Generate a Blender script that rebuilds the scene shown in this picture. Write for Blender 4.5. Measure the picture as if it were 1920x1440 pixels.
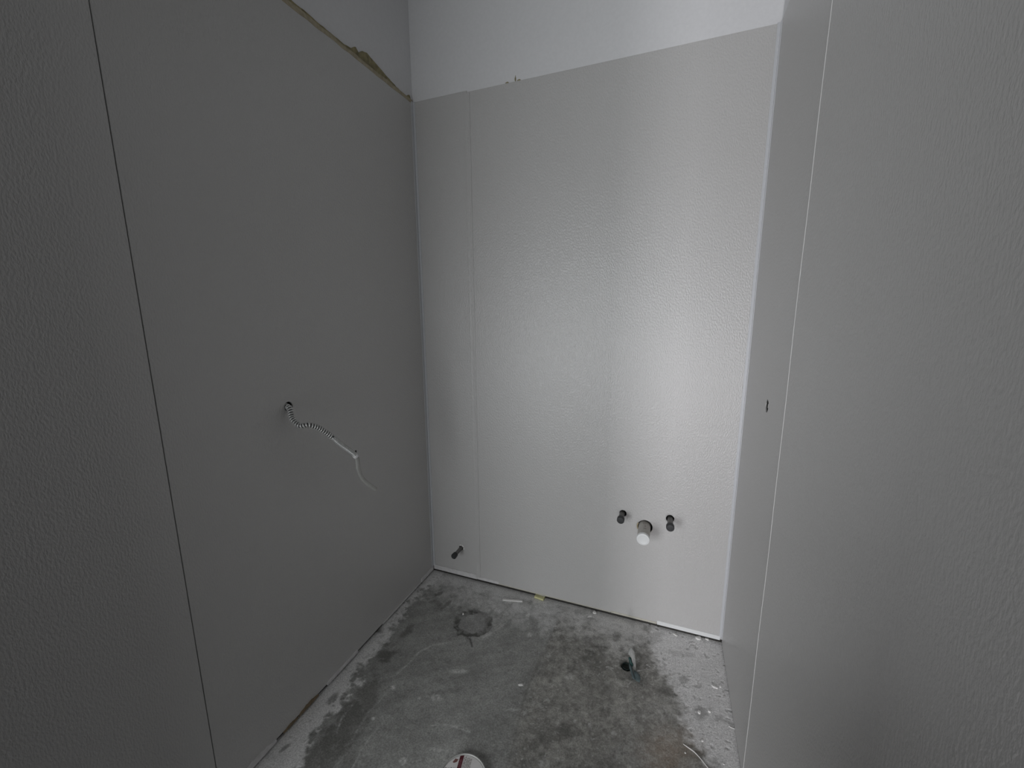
import bpy, bmesh, math, random
import numpy as np
from mathutils import Vector, Matrix

random.seed(7)
rng = np.random.default_rng(11)
sc = bpy.context.scene
for o in list(bpy.data.objects):
    bpy.data.objects.remove(o, do_unlink=True)
COL = sc.collection

# ------------------------------------------------------------------ camera
F_PX, CX, CY = 762.6, 960.0, 720.0
CAM = np.array([1.2021, -1.8309, 1.4870])
R_ = np.array([0.93350344, 0.35850571, -0.00670732])
U_ = np.array([-0.05735434, 0.16775615, 0.9841587])
W_ = np.array([-0.35395171, 0.91833084, -0.1771628])
cd = bpy.data.cameras.new('camera')
cd.sensor_width = 36.0
cd.lens = F_PX / 1920 * 36.0
cd.clip_start = 0.02
cam = bpy.data.objects.new('camera', cd)
COL.objects.link(cam)
m = Matrix.Identity(4)
for i in range(3):
    m[i][0], m[i][1], m[i][2], m[i][3] = R_[i], U_[i], -W_[i], CAM[i]
cam.matrix_world = m
sc.camera = cam


def ray(px, py):
    return W_ + R_ * (px - CX) / F_PX - U_ * (py - CY) / F_PX


def hit(px, py, axis, val):
    d = ray(px, py)
    return CAM + d * ((val - CAM[axis]) / d[axis])


def on_floor(px, py, z=0.0):
    return hit(px, py, 2, z)


def on_left(px, py, x=0.0):
    return hit(px, py, 0, x)


def on_back(px, py, y=0.0):
    return hit(px, py, 1, y)


W = 1.5024          # room width
H = 3.0             # ceiling

# ------------------------------------------------------------------ light and exposure
sc.view_settings.view_transform = 'Standard'
sc.view_settings.look = 'None'
sc.view_settings.exposure = 0.0
sc.view_settings.gamma = 1.0
sc.view_settings.use_curve_mapping = False
sc.cycles.use_denoising = True
sc.cycles.max_bounces = 10
sc.cycles.diffuse_bounces = 6

wd = bpy.data.worlds.new('world')
sc.world = wd
wd.use_nodes = True
wd.node_tree.nodes['Background'].inputs[0].default_value = (0.80, 0.88, 1.0, 1)
wd.node_tree.nodes['Background'].inputs[1].default_value = 0.6


def area(name, loc, target, sx, sy, power, col=(1, 1, 1)):
    ld = bpy.data.lights.new(name, 'AREA')
    ld.shape = 'RECTANGLE'
    ld.size, ld.size_y, ld.energy, ld.color = sx, sy, power, col
    o = bpy.data.objects.new(name, ld)
    COL.objects.link(o)
    o.location = loc
    o.rotation_euler = (Vector(target) - Vector(loc)).to_track_quat('-Z', 'Y').to_euler()
    return o


area('window_daylight', (-0.24, -3.5, 0.98), (-0.24, 0, 0.98), 1.4, 1.85, 66, (0.96, 0.985, 1.0))
area('doorway_daylight', (1.42, -3.5, 0.55), (1.42, 0, 0.55), 0.15, 1.0, 31, (0.985, 0.965, 1.0))

# ------------------------------------------------------------------ materials


def new_mat(name):
    mt = bpy.data.materials.new(name)
    mt.use_nodes = True
    nt = mt.node_tree
    return mt, nt, nt.nodes['Principled BSDF']


def simple(name, col, rough=0.6, metal=0.0, spec=0.5, var=0.08, scale=60.0, bump=0.0, alpha=None):
    mt, nt, b = new_mat(name)
    tc = nt.nodes.new('ShaderNodeTexCoord')
    nz = nt.nodes.new('ShaderNodeTexNoise')
    nz.inputs['Scale'].default_value = scale
    nz.inputs['Detail'].default_value = 4
    nt.links.new(tc.outputs['Object'], nz.inputs['Vector'])
    cr = nt.nodes.new('ShaderNodeValToRGB')
    cr.color_ramp.elements[0].position = 0.3
    cr.color_ramp.elements[1].position = 0.7
    cr.color_ramp.elements[0].color = tuple(max(0, c * (1 - var)) for c in col) + (1,)
    cr.color_ramp.elements[1].color = tuple(min(1, c * (1 + var)) for c in col) + (1,)
    nt.links.new(nz.outputs['Fac'], cr.inputs['Fac'])
    nt.links.new(cr.outputs['Color'], b.inputs['Base Color'])
    b.inputs['Roughness'].default_value = rough
    b.inputs['Metallic'].default_value = metal
    b.inputs['Specular IOR Level'].default_value = spec
    if bump:
        bp = nt.nodes.new('ShaderNodeBump')
        bp.inputs['Strength'].default_value = 1.0
        bp.inputs['Distance'].default_value = bump
        nt.links.new(nz.outputs['Fac'], bp.inputs['Height'])
        nt.links.new(bp.outputs['Normal'], b.inputs['Normal'])
    return mt


def frp_material():
    """embossed fibreglass wall panel: pebbled relief, satin gloss"""
    mt, nt, b = new_mat('fibreglass_panel')
    tc = nt.nodes.new('ShaderNodeTexCoord')
    mp = nt.nodes.new('ShaderNodeMapping')
    mp.inputs['Scale'].default_value = (1, 1, 0.48)
    nt.links.new(tc.outputs['Object'], mp.inputs['Vector'])
    n1 = nt.nodes.new('ShaderNodeTexNoise')
    n1.inputs['Scale'].default_value = 225
    n1.inputs['Detail'].default_value = 2
    n1.inputs['Roughness'].default_value = 0.5
    nt.links.new(mp.outputs['Vector'], n1.inputs['Vector'])
    rp = nt.nodes.new('ShaderNodeMapRange')
    rp.inputs['From Min'].default_value = 0.35
    rp.inputs['From Max'].default_value = 0.65
    nt.links.new(n1.outputs['Fac'], rp.inputs['Value'])
    bp = nt.nodes.new('ShaderNodeBump')
    bp.inputs['Strength'].default_value = 1.0
    bp.inputs['Distance'].default_value = 0.00064
    nt.links.new(rp.outputs['Result'], bp.inputs['Height'])
    nt.links.new(bp.outputs['Normal'], b.inputs['Normal'])
    n2 = nt.nodes.new('ShaderNodeTexNoise')
    n2.inputs['Scale'].default_value = 2.2
    n2.inputs['Detail'].default_value = 2
    nt.links.new(tc.outputs['Object'], n2.inputs['Vector'])
    cr = nt.nodes.new('ShaderNodeValToRGB')
    cr.color_ramp.elements[0].color = (0.522, 0.513, 0.503, 1)
    cr.color_ramp.elements[1].color = (0.545, 0.538, 0.532, 1)
    nt.links.new(n2.outputs['Fac'], cr.inputs['Fac'])
    nt.links.new(cr.outputs['Color'], b.inputs['Base Color'])
    b.inputs['Roughness'].default_value = 0.36
    b.inputs['Specular IOR Level'].default_value = 0.85
    return mt


M = {}
M['frp'] = frp_material()
M['drywall'] = simple('painted_drywall', (0.72, 0.72, 0.73), 0.75, var=0.02, scale=90, bump=0.0003)
M['bare'] = simple('bare_board', (0.10, 0.10, 0.10), 0.85, var=0.1)
M['bare2'] = simple('unpainted_ceiling', (0.30, 0.30, 0.29), 0.85, var=0.1)
M['ceiling'] = simple('ceiling_paint', (0.75, 0.75, 0.74), 0.8, var=0.02)
M['pvc'] = simple('white_pvc_trim', (0.57, 0.58, 0.60), 0.35, var=0.02)
M['caulk'] = simple('caulk', (0.66, 0.66, 0.65), 0.5, var=0.05)
M['gapshade'] = simple('painted_gap_shade', (0.035, 0.033, 0.03), 0.9, var=0.3)  # near-black colour stands for shade in floor gaps and wall holes
M['darkgap'] = simple('dark_cavity', (0.12, 0.12, 0.115), 0.9)
M['plaster'] = simple('plaster', (0.72, 0.71, 0.70), 0.75, var=0.06, scale=120, bump=0.0008)
M['strip'] = simple('strip_white', (0.66, 0.65, 0.65), 0.6, var=0.08, scale=50)
M['cream'] = simple('strip_cream', (0.55, 0.53, 0.46), 0.6, var=0.1, scale=50)
M['wood'] = simple('raw_wood', (0.21, 0.16, 0.10), 0.8, var=0.25, scale=70)
M['adh'] = simple('adhesive_olive', (0.27, 0.235, 0.13), 0.8, var=0.35, scale=45, bump=0.001)
M['paper'] = simple('torn_paper', (0.40, 0.35, 0.25), 0.85, var=0.2, scale=60, bump=0.0006)
M['steel'] = simple('galvanised_steel', (0.66, 0.66, 0.65), 0.33, metal=0.55, var=0.1)
M['liner'] = simple('conduit_groove', (0.05, 0.05, 0.05), 0.6)
M['sleeve'] = simple('grey_sleeve', (0.42, 0.42, 0.40), 0.22, metal=0.2, var=0.05)
M['tie'] = simple('white_tie', (0.7, 0.7, 0.7), 0.5)
M['black'] = simple('black_plastic', (0.025, 0.025, 0.027), 0.45)
M['darkpipe'] = simple('dull_copper_grey', (0.16, 0.155, 0.15), 0.5, metal=0.4, var=0.2)
M['capdark'] = simple('dark_cap', (0.034, 0.035, 0.037), 0.55, var=0.15)
M['draingrey'] = simple('drain_pipe_grey', (0.50, 0.475, 0.44), 0.5, var=0.05)
M['capwhite'] = simple('white_cap', (0.80, 0.81, 0.81), 0.4, var=0.01)
M['foam'] = simple('tan_foam', (0.50, 0.42, 0.28), 0.8, var=0.2)
M['yellow'] = simple('yellow_shim', (0.62, 0.60, 0.33), 0.55, var=0.12, scale=80)
M['whitechip'] = simple('white_chip', (0.80, 0.79, 0.77), 0.6, var=0.04)
M['teal'] = simple('teal_plastic', (0.012, 0.052, 0.048), 0.5, var=0.25, scale=50)
M['tealdark'] = simple('dirty_teal_plastic', (0.010, 0.020, 0.018), 0.7, var=0.4)
M['tealpale'] = simple('teal_plastic_worn', (0.10, 0.135, 0.14), 0.55, var=0.3, scale=60)
M['film'] = simple('scuffed_pale_plastic', (0.30, 0.30, 0.29), 0.6, var=0.25, scale=60)
M['soil'] = simple('hole_dirt', (0.03, 0.035, 0.032), 0.9, var=0.4)
M['tin'] = simple('tin_rim', (0.40, 0.40, 0.385), 0.6, metal=0.25)
M['label'] = simple('label_paper', (0.70, 0.68, 0.67), 0.5, var=0.04)
M['red'] = simple('label_red', (0.085, 0.005, 0.012), 0.45, var=0.1)
M['pink'] = simple('label_pink', (0.30, 0.12, 0.14), 0.45)
M['ink'] = simple('label_ink', (0.12, 0.10, 0.09), 0.5)
M['inkred'] = simple('label_redbrown', (0.20, 0.09, 0.08), 0.5)
M['shade'] = simple('label_fine_print', (0.30, 0.28, 0.25), 0.5)

# ------------------------------------------------------------------ mesh helpers


def link(name, me, mt, parent=None):
    o = bpy.data.objects.new(name, me)
    COL.objects.link(o)
    if mt is not None:
        me.materials.append(mt)
    if parent is not None:
        o.parent = parent
    return o


def from_bm(name, bm, mt, parent=None, smooth=False):
    me = bpy.data.meshes.new(name)
    bmesh.ops.recalc_face_normals(bm, faces=bm.faces)
    if smooth:
        for f in bm.faces:
            f.smooth = True
    bm.to_mesh(me)
    bm.free()
    return link(name, me, mt, parent)


def box(bm, a, b):
    x0, y0, z0 = a
    x1, y1, z1 = b
    vs = [bm.verts.new(p) for p in [(x0, y0, z0), (x1, y0, z0), (x1, y1, z0), (x0, y1, z0),
                                    (x0, y0, z1), (x1, y0, z1), (x1, y1, z1), (x0, y1, z1)]]
    for f in [(0, 3, 2, 1), (4, 5, 6, 7), (0, 1, 5, 4), (1, 2, 6, 5), (2, 3, 7, 6), (3, 0, 4, 7)]:
        bm.faces.new([vs[i] for i in f])
    return vs


def boxes(name, lst, mt, parent=None, bevel=0.0):
    bm = bmesh.new()
    for a, b in lst:
        box(bm, a, b)
    if bevel:
        bmesh.ops.bevel(bm, geom=bm.edges[:], offset=bevel, segments=2, affect='EDGES')
    return from_bm(name, bm, mt, parent)


def struct(o):
    o['kind'] = 'structure'
    return o


def tag(o, label, cat, group=None):
    o['label'] = label
    o['category'] = cat
    if group:
        o['group'] = group
    return o


def thing(name, loc, label, cat, group=None):
    o = bpy.data.objects.new(name, None)
    COL.objects.link(o)
    o.empty_display_size = 0.05
    o.location = loc
    bpy.context.view_layer.update()
    return tag(o, label, cat, group)


def smooth_path(pts, n):
    """Catmull-Rom through pts, n samples evenly spaced in length"""
    P = np.array(pts, float)
    P = np.vstack([2 * P[0] - P[1], P, 2 * P[-1] - P[-2]])
    out = []
    for i in range(1, len(P) - 2):
        for t in np.linspace(0, 1, 60, endpoint=False):
            p0, p1, p2, p3 = P[i - 1], P[i], P[i + 1], P[i + 2]
            out.append(0.5 * (2 * p1 + (p2 - p0) * t + (2 * p0 - 5 * p1 + 4 * p2 - p3) * t * t
                              + (3 * p1 - p0 - 3 * p2 + p3) * t ** 3))
    out.append(P[-2])
    out = np.array(out)
    s = np.r_[0, np.cumsum(np.linalg.norm(np.diff(out, axis=0), axis=1))]
    q = np.linspace(0, s[-1], n)
    return np.stack([np.interp(q, s, out[:, k]) for k in range(3)], 1), s[-1]


def frames(P):
    T = np.gradient(P, axis=0)
    T /= np.linalg.norm(T, axis=1)[:, None]
    n = np.cross(T[0], [0, 0, 1.0])
    if np.linalg.norm(n) < 1e-3:
        n = np.cross(T[0], [0, 1.0, 0])
    n /= np.linalg.norm(n)
    N = [n]
    for i in range(1, len(P)):
        n = N[-1] - T[i] * (N[-1] @ T[i])
        N.append(n / np.linalg.norm(n))
    N = np.array(N)
    return T, N, np.cross(T, N)


def tube(name, P, rad, mt, parent=None, seg=14, caps=True, origin=(0, 0, 0), smooth=True):
    P = np.asarray(P, float)
    rad = np.full(len(P), rad) if np.isscalar(rad) else np.asarray(rad)
    T, N, B = frames(P)
    bm = bmesh.new()
    rings = []
    for i in range(len(P)):
        rings.append([bm.verts.new(P[i] + rad[i] * (math.cos(a) * N[i] + math.sin(a) * B[i]) - np.array(origin))
                      for a in np.linspace(0, 2 * math.pi, seg, endpoint=False)])
    for i in range(len(P) - 1):
        for k in range(seg):
            f = bm.faces.new([rings[i][k], rings[i][(k + 1) % seg], rings[i + 1][(k + 1) % seg], rings[i + 1][k]])
            f.smooth = smooth
    if caps:
        bm.faces.new(rings[0][::-1])
        bm.faces.new(rings[-1])
    return from_bm(name, bm, mt, parent)


def lathe(name, prof, mt, parent=None, seg=40, axis='y', smooth=True):
    """prof: list of (radius, height); height runs along -y for axis y, +z for axis z"""
    bm = bmesh.new()
    rings = []
    for r, h in prof:
        if r < 1e-6:
            p = (0, -h, 0) if axis == 'y' else (0, 0, h)
            rings.append([bm.verts.new(p)])
        else:
            rr = []
            for a in np.linspace(0, 2 * math.pi, seg, endpoint=False):
                c, s = r * math.cos(a), r * math.sin(a)
                rr.append(bm.verts.new((c, -h, s) if axis == 'y' else (c, s, h)))
            rings.append(rr)
    for a, b in zip(rings, rings[1:]):
        for k in range(seg):
            k2 = (k + 1) % seg
            if len(a) == 1 and len(b) == 1:
                continue
            if len(a) == 1:
                f = bm.faces.new([a[0], b[k], b[k2]])
            elif len(b) == 1:
                f = bm.faces.new([a[k], b[0], a[k2]])
            else:
                f = bm.faces.new([a[k], b[k], b[k2], a[k2]])
            f.smooth = smooth
    o = from_bm(name, bm, mt, parent)
    try:
        o.data.set_sharp_from_angle(angle=math.radians(35))
    except Exception:
        pass
    return o


def drill(objs, center, radius, axis, depth, irregular=0.0):
    """cut a real round hole into the listed meshes"""
    bm = bmesh.new()
    n = 28
    c = Vector(center)
    ax = [Vector((1, 0, 0)), Vector((0, 1, 0)), Vector((0, 0, 1))]
    u, v = ax[(axis + 1) % 3], ax[(axis + 2) % 3]
    r = [radius * (1 + irregular * random.uniform(-1, 1)) for _ in range(n)]
    rings = []
    for s in (-depth, depth):
        rings.append([bm.verts.new(c + ax[axis] * s + u * r[i] * math.cos(2 * math.pi * i / n)
                                   + v * r[i] * math.sin(2 * math.pi * i / n)) for i in range(n)])
    for i in range(n):
        bm.faces.new([rings[0][i], rings[0][(i + 1) % n], rings[1][(i + 1) % n], rings[1][i]])
    bm.faces.new(rings[0])
    bm.faces.new(rings[1])
    cut = from_bm('cutter', bm, None)
    for o in objs:
        md = o.modifiers.new('hole', 'BOOLEAN')
        md.object = cut
        md.operation = 'DIFFERENCE'
        md.solver = 'EXACT'
        dg = bpy.context.evaluated_depsgraph_get()
        me = bpy.data.meshes.new_from_object(o.evaluated_get(dg))
        o.modifiers.clear()
        old = o.data
        o.data = me
        bpy.data.meshes.remove(old)
    bpy.data.objects.remove(cut, do_unlink=True)


# value noise for the floor painting
def vnoise(x, y, scale, seed):
    g = np.random.default_rng(seed).random((256, 256))
    u, v = x * scale + 61.3, y * scale + 97.7
    i, j = np.floor(u).astype(int), np.floor(v).astype(int)
    a, b = u - i, v - j
    a, b = a * a * (3 - 2 * a), b * b * (3 - 2 * b)
    i0, i1, j0, j1 = i % 256, (i + 1) % 256, j % 256, (j + 1) % 256
    return (g[i0, j0] * (1 - a) + g[i1, j0] * a) * (1 - b) + (g[i0, j1] * (1 - a) + g[i1, j1] * a) * b


def fbm(x, y, scale, seed, octv=4, gain=0.55):
    s, amp, tot = 0, 1, 0
    for k in range(octv):
        s = s + amp * vnoise(x, y, scale * 2.03 ** k, seed + 17 * k)
        tot += amp
        amp *= gain
    return s / tot


def sstep(a, b, x):
    t = np.clip((x - a) / (b - a), 0, 1)
    return t * t * (3 - 2 * t)


# ------------------------------------------------------------------ room shell
T = 0.004           # panel thickness plus adhesive
GAP = 0.017         # undercut below the wall boards
REAR = -3.7
JAMB = -1.70        # where the left wall ends

wall_left = struct(boxes('wall_left', [((-0.11, JAMB, GAP), (-T, 0.11, H)),
                                       ((-0.11, JAMB, -0.01), (-0.105, 0.11, GAP))], M['drywall']))
wall_back = struct(boxes('wall_back', [((-T, T, GAP), (W + T, 0.11, H)),
                                       ((-T, 0.105, -0.01), (W + T, 0.11, GAP))], M['drywall']))
boxes('gap_shade', [((-0.10, 0.007, -0.01), (W + 0.10, 0.10, GAP - .0003))], M['gapshade'], wall_back)  # dark filler paints the shade in the gap under the back panels
boxes('gap_shade', [((-0.10, JAMB, -0.01), (-0.010, 0.10, GAP - .0003))], M['gapshade'], wall_left)  # same painted gap shade along the left wall
wall_right = struct(boxes('wall_right', [((W + T, REAR, 0), (W + 0.11, 0.11, H))], M['drywall']))
struct(boxes('ceiling', [((-2.6, REAR - 0.1, H), (W + 0.11, 0.11, H + 0.1))], M['bare2']))
# the space behind the camera: far wall with the window and the narrow low opening the daylight comes through
wx0, wx1, wz0, wz1 = -0.96, 0.46, 0.04, 2.06
struct(boxes('wall_rear', [((-2.6, REAR - 0.1, 0), (wx0, REAR, H)), ((wx1, REAR - 0.1, 0), (1.33, REAR, H)), ((1.33, REAR - 0.1, 1.12), (W + T, REAR, H)),
                           ((wx0, REAR - 0.1, 0), (wx1, REAR, wz0)), ((wx0, REAR - 0.1, wz1), (wx1, REAR, H))],
             M['bare']))
struct(boxes('wall_side', [((-2.7, REAR - 0.1, 0), (-2.6, JAMB + 0.1, H)),
                           ((-2.6, JAMB, 0), (-0.11, JAMB + 0.1, H))], M['bare']))

struct(boxes('added_blocker_side', [((-T, JAMB - 0.10, 0), (0.08, JAMB, H))], M['bare']))  # added unseen post, keeps direct window light off the left wall
struct(boxes('added_blocker_tall', [((0.70, -2.40, 0), (1.31, -2.30, H)), ((1.21, -3.60, 0), (1.31, -2.40, H)), ((0.52, -2.40, 0), (0.70, -2.30, 1.06))], M['bare']))  # added unseen walls, shape the two beams of daylight into the room
struct(boxes('added_blocker_low', [((0.78, -1.98, 0), (1.25, -1.88, 1.13))], M['bare']))  # added unseen block, casts the shadow low on the right wall

# ------------------------------------------------------------------ floor: uneven slab with skim coat, stains and a filled drain hole
X0, X1, Y0, Y1, ST = -0.06, 1.56, -1.26, 0.06, 0.0035
nx, ny = int((X1 - X0) / ST) + 1, int((Y1 - Y0) / ST) + 1
gx, gy = np.meshgrid(np.linspace(X0, X1, nx), np.linspace(Y0, Y1, ny), indexing='ij')
D = np.stack([gx - CAM[0], gy - CAM[1], 0 * gx - CAM[2]], -1)
den = D @ W_
FX = CX + F_PX * (D @ R_) / den        # where each floor point falls on the photograph: used to lay out the stains
FY = CY - F_PX * (D @ U_) / den

n_big = fbm(gx, gy, 5, 1)
n_mid = fbm(gx, gy, 16, 2)
n_fine = fbm(gx, gy, 55, 3, 3)
n_spk = fbm(gx, gy, 95, 4, 2)


def polydist(px, py, pts):
    """signed distance to a polyline (positive on its right-hand side), in photo pixels"""
    best = np.full(px.shape, 1e9)
    sign = np.ones(px.shape)
    for (ax, ay), (bx, by) in zip(pts, pts[1:]):
        dx, dy = bx - ax, by - ay
        t = np.clip(((px - ax) * dx + (py - ay) * dy) / (dx * dx + dy * dy), 0, 1)
        qx, qy = px - (ax + t * dx), py - (ay + t * dy)
        d = np.hypot(qx, qy)
        cr = np.where(dx * (py - ay) - dy * (px - ax) > 0, 1.0, -1.0)
        upd = d < best
        best = np.where(upd, d, best)
        sign = np.where(upd, cr, sign)
    return best * sign


def blob(cx, cy, rx, ry, ang=0, edge=0.5, rough=0.5):
    a = math.radians(ang)
    u = (FX - cx) * math.cos(a) + (FY - cy) * math.sin(a)
    v = -(FX - cx) * math.sin(a) + (FY - cy) * math.cos(a)
    r = np.hypot(u / rx, v / ry) + rough * 2 * (n_fine - 0.5) + rough * 1.2 * (n_mid - 0.5)
    return 1 - sstep(1 - edge, 1 + edge, r)


wob = 34 * (n_mid - 0.5) * 2 + 24 * (n_fine - 0.5) * 2
dl = polydist(FX, FY, [(540, 1470), (600, 1378), (655, 1300), (700, 1222), (745, 1165), (800, 1108)])
pl_left = sstep(-5, 9, -dl + wob * 0.9)
dr = polydist(FX, FY, [(1207, 1180), (1208, 1212), (1226, 1232), (1238, 1262), (1262, 1290), (1282, 1330),
                       (1278, 1372), (1300, 1405), (1345, 1450)])
pl_right = sstep(-12, 16, -dr + wob * 0.55)
db = polydist(FX, FY, [(800, 1108), (905, 1132), (1000, 1158), (1110, 1190), (1215, 1222)])
pl_back = sstep(-38, 40, -db + wob * 0.9)

conc = np.stack([0.320 + 0 * gx, 0.321 + 0 * gx, 0.307 + 0 * gx], -1)
mott = (n_mid - 0.5) * 2
line = polydist(FX, FY, [(1018, 1225), (985, 1300), (968, 1372), (948, 1450)])
rgt = sstep(-16, 16, -line + 22 * (n_mid - .5) + 16 * (n_fine - .5))
n_str = fbm(gx * 0.8 + gy * 0.6, (gy * 0.8 - gx * 0.6) * 5, 7, 9, 4)      # trowel streaks
n_grit = vnoise(gx, gy, 190, 12)
val = 1 + 0.22 * mott * (0.5 + 0.9 * rgt) + 0.62 * (n_fine - 0.5) * (0.45 + rgt) + 0.25 * (n_big - 0.5) \
    + 0.40 * (n_str - 0.5) * (1.1 - rgt) + 0.22 * (n_grit - 0.5) * (0.4 + rgt)
conc = conc * val[..., None]
conc = conc * (1 - rgt[..., None] * np.array([0.03, 0.055, 0.085]))
pl_col = np.array([0.84, 0.83, 0.825]) * (1 + 0.16 * (n_mid - 0.5) + 0.22 * (n_fine - 0.5))[..., None]
pl = np.clip(np.maximum(np.maximum(pl_left * 0.75, pl_right), pl_back * 0.62), 0, 1)
col = conc * (1 - pl[..., None]) + pl_col * pl[..., None]

# trodden-in dirt specks all over the skim coat, denser near the drain scar and the left band
dens = 0.10 * blob(830, 1125, 60, 40, 0, 0.8, 0.2) + 0.09 * blob(740, 1190, 60, 60, 0, .9, .2) \
    + 0.05 * blob(1130, 1200, 150, 60, 10, .9, .2) + 0.06 * blob(1260, 1290, 70, 110, 60, .9, .2)
spk = sstep(0.0, 0.06, n_fine - (0.735 - dens * 1.6)) * 0.50
spk = np.maximum(spk, sstep(0, .05, n_spk - 0.83) * 0.4) * (1 - 0.3 * pl_right)
dark = np.zeros_like(gx)
for b in [(722, 1228, 15, 12, -20, .92), (708, 1180, 10, 7, 0, .7), (760, 1188, 14, 6, -30, .8), (728, 1209, 9, 8, 0, .7),
          (768, 1176, 9, 5, -40, .7), (690, 1300, 18, 30, 35, .7), (660, 1345, 24, 38, 38, .8), (625, 1395, 26, 46, 38, .85),
          (600, 1430, 30, 30, 30, .7), (690, 1318, 16, 26, 30, .6), (655, 1425, 16, 30, 30, .5), (626, 1307, 13, 5, -45, .8), (645, 1306, 7, 4, -30, .7),
          (534, 1402, 11, 3.5, -40, .8), (805, 1099, 5, 3, 0, .7), (837, 1101, 6, 3.5, 0, .4), (825, 1113, 9, 4, -20, .9),
          (838, 1133, 13, 4, -40, .8), (820, 1130, 14, 6, 20, .6), (850, 1118, 10, 3, 10, .6), (664, 1263, 6, 3, -30, .7),
          (840, 1120, 46, 20, 10, .35), (905, 1148, 40, 10, 10, .5), (1102, 1198, 14, 10, 20, .6), (1154, 1194, 5, 12, 0, .5), (1040, 1195, 20, 8, 0, .35),
          (1060, 1372, 24, 20, -30, .75), (1040, 1385, 16, 10, -20, .6), (1125, 1240, 30, 24, 0, .55), (1140, 1262, 40, 22, 0, .35),
          (1062, 1140, 9, 4, 10, .35), (1088, 1146, 14, 5, 10, .35), (1214, 1178, 8, 6, 0, .5), (1228, 1195, 10, 14, 60, .35),
          (1282, 1275, 10, 10, 0, .55), (1250, 1300, 22, 6, 30, .55), (1313, 1338, 13, 11, 0, .55), (1205, 1350, 10, 26, -20, .45),
          (1216, 1372, 12, 18, -20, .5), (1260, 1350, 16, 12, 0, .3), (1000, 1360, 60, 40, 0, .22), (1100, 1300, 70, 40, 0, .22),
          (1180, 1240, 34, 22, 0, .5), (1365, 1353, 12, 3, 25, .5), (1350, 1345, 8, 6, 0, .4), (1272, 1225, 24, 4, 10, .25),
          (1215, 1400, 60, 40, 0, .2), (985, 1131, 14, 5, 0, .3), (770, 1400, 60, 60, 0, .10), (1150, 1420, 120, 22, 0, .2)]:
    dark = np.maximum(dark, b[5] * blob(*b[:5]))
dark = np.clip(np.maximum(dark, spk * pl), 0, 1)
# small pits and grit marks over the bare slab
dark = np.maximum(dark, 0.38 * sstep(0, .06, fbm(gx, gy, 70, 31, 3) - 0.70) * (1 - pl))
lnk = 1 - sstep(1.0, 4.5, np.abs(line) + 3 * (n_fine - 0.5))
dark = np.maximum(dark, 0.42 * lnk * sstep(1222, 1250, FY))
dcol = np.array([0.13, 0.128, 0.117])
col = col * (1 - dark[..., None] * 0.85) + dcol * dark[..., None] * 0.85
# rust tint
ru = 0.55 * blob(1252, 1405, 40, 36, 0, .9, .5)
col = col * (1 - ru[..., None]) + np.array([0.33, 0.25, 0.18]) * ru[..., None]
# pale dabs, scuffs and trowel arcs
pale = np.zeros_like(gx)
n_brk = fbm(gx, gy, 80, 21, 3)
for b in [(737, 1288, 4, 5, 0, .8), (818, 1308, 12, 6, 0, .45), (786, 1308, 3, 3, 0, .5), (700, 1347, 3.5, 3.5, 0, .7), (717, 1345, 5, 5, 0, .35),
          (755, 1427, 6, 7, 0, .6), (858, 1258, 14, 4, 0, .5), (849, 1361, 26, 3, 10, .3), (976, 1284, 6, 2.5, -10, .75),
          (1064, 1271, 3, 7, -30, .5), (1071, 1270, 3, 7, -20, .45), (1029, 1228, 4, 4, 0, .5), (992, 1190, 6, 4, 0, .5),
          (1107, 1359, 4, 4, 0, .55), (1020, 1431, 9, 9, 0, .4), (990, 1152, 3.5, 6, 20, .7), (1185, 1350, 7, 10, 0, .35), (1205, 1344, 9, 5, 10, .4),
          (1078, 1352, 3, 3, 0, .4), (1150, 1374, 4, 4, 0, .4), (1240, 1332, 30, 22, 0, .25), (1245, 1380, 26, 18, 0, .22),
          (1200, 1410, 60, 18, 0, .18), (1005, 1320, 8, 5, 0, .35), (985, 1335, 3, 6, 30, .3), (1140, 1205, 18, 5, 0, .25), (960, 1330, 14, 3, 0, .3),
          (890, 1195, 40, 6, -15, .25), (915, 1185, 30, 9, -30, .3), (930, 1150, 40, 14, 10, .3), (865, 1415, 50, 6, 20, .15), (820, 1405, 14, 5, 0, .25)]:
    pale = np.maximum(pale, b[5] * blob(*b[:5]) * (.25 + .9 * sstep(.35, .65, n_brk)))
for pts, w, s in [([(846, 1204), (812, 1209), (786, 1222), (765, 1245), (745, 1262)], 2.2, .38),
                  ([(631, 1372), (641, 1345), (660, 1322)], 1.8, .45), ([(724, 1300), (690, 1336), (660, 1385)], 2.2, .22),
                  ([(660, 1440), (690, 1385), (730, 1340)], 2.0, .25), ([(810, 1360), (850, 1358), (880, 1372)], 2.5, .3),
                  ([(905, 1195), (935, 1178), (950, 1165)], 2.5, .4), ([(1140, 1250), (1153, 1262), (1156, 1278), (1168, 1286)], 1.6, .55),
                  ([(1176, 1285), (1184, 1277), (1192, 1275)], 1.4, .6), ([(1196, 1257), (1212, 1255), (1226, 1254)], 1.4, .7),
                  ([(1137, 1250), (1150, 1253)], 1.2, .6), ([(1213, 1246), (1221, 1252)], 1.2, .6), ([(1180, 1325), (1178, 1345)], 1.2, .3)]:
    dd = np.abs(polydist(FX, FY, pts))
    pale = np.maximum(pale, s * (1 - sstep(w * .3, w * 1.1, dd + 4 * (n_fine - .5))) * (.4 + .7 * sstep(.38, .62, n_brk)))
pale = np.maximum(pale, 0.30 * sstep(0, .06, fbm(gx, gy, 85, 41, 3) - 0.72) * (.4 + .6 * rgt))
col = col * (1 - pale[..., None]) + np.array([0.74, 0.735, 0.72]) * pale[..., None]

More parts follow.
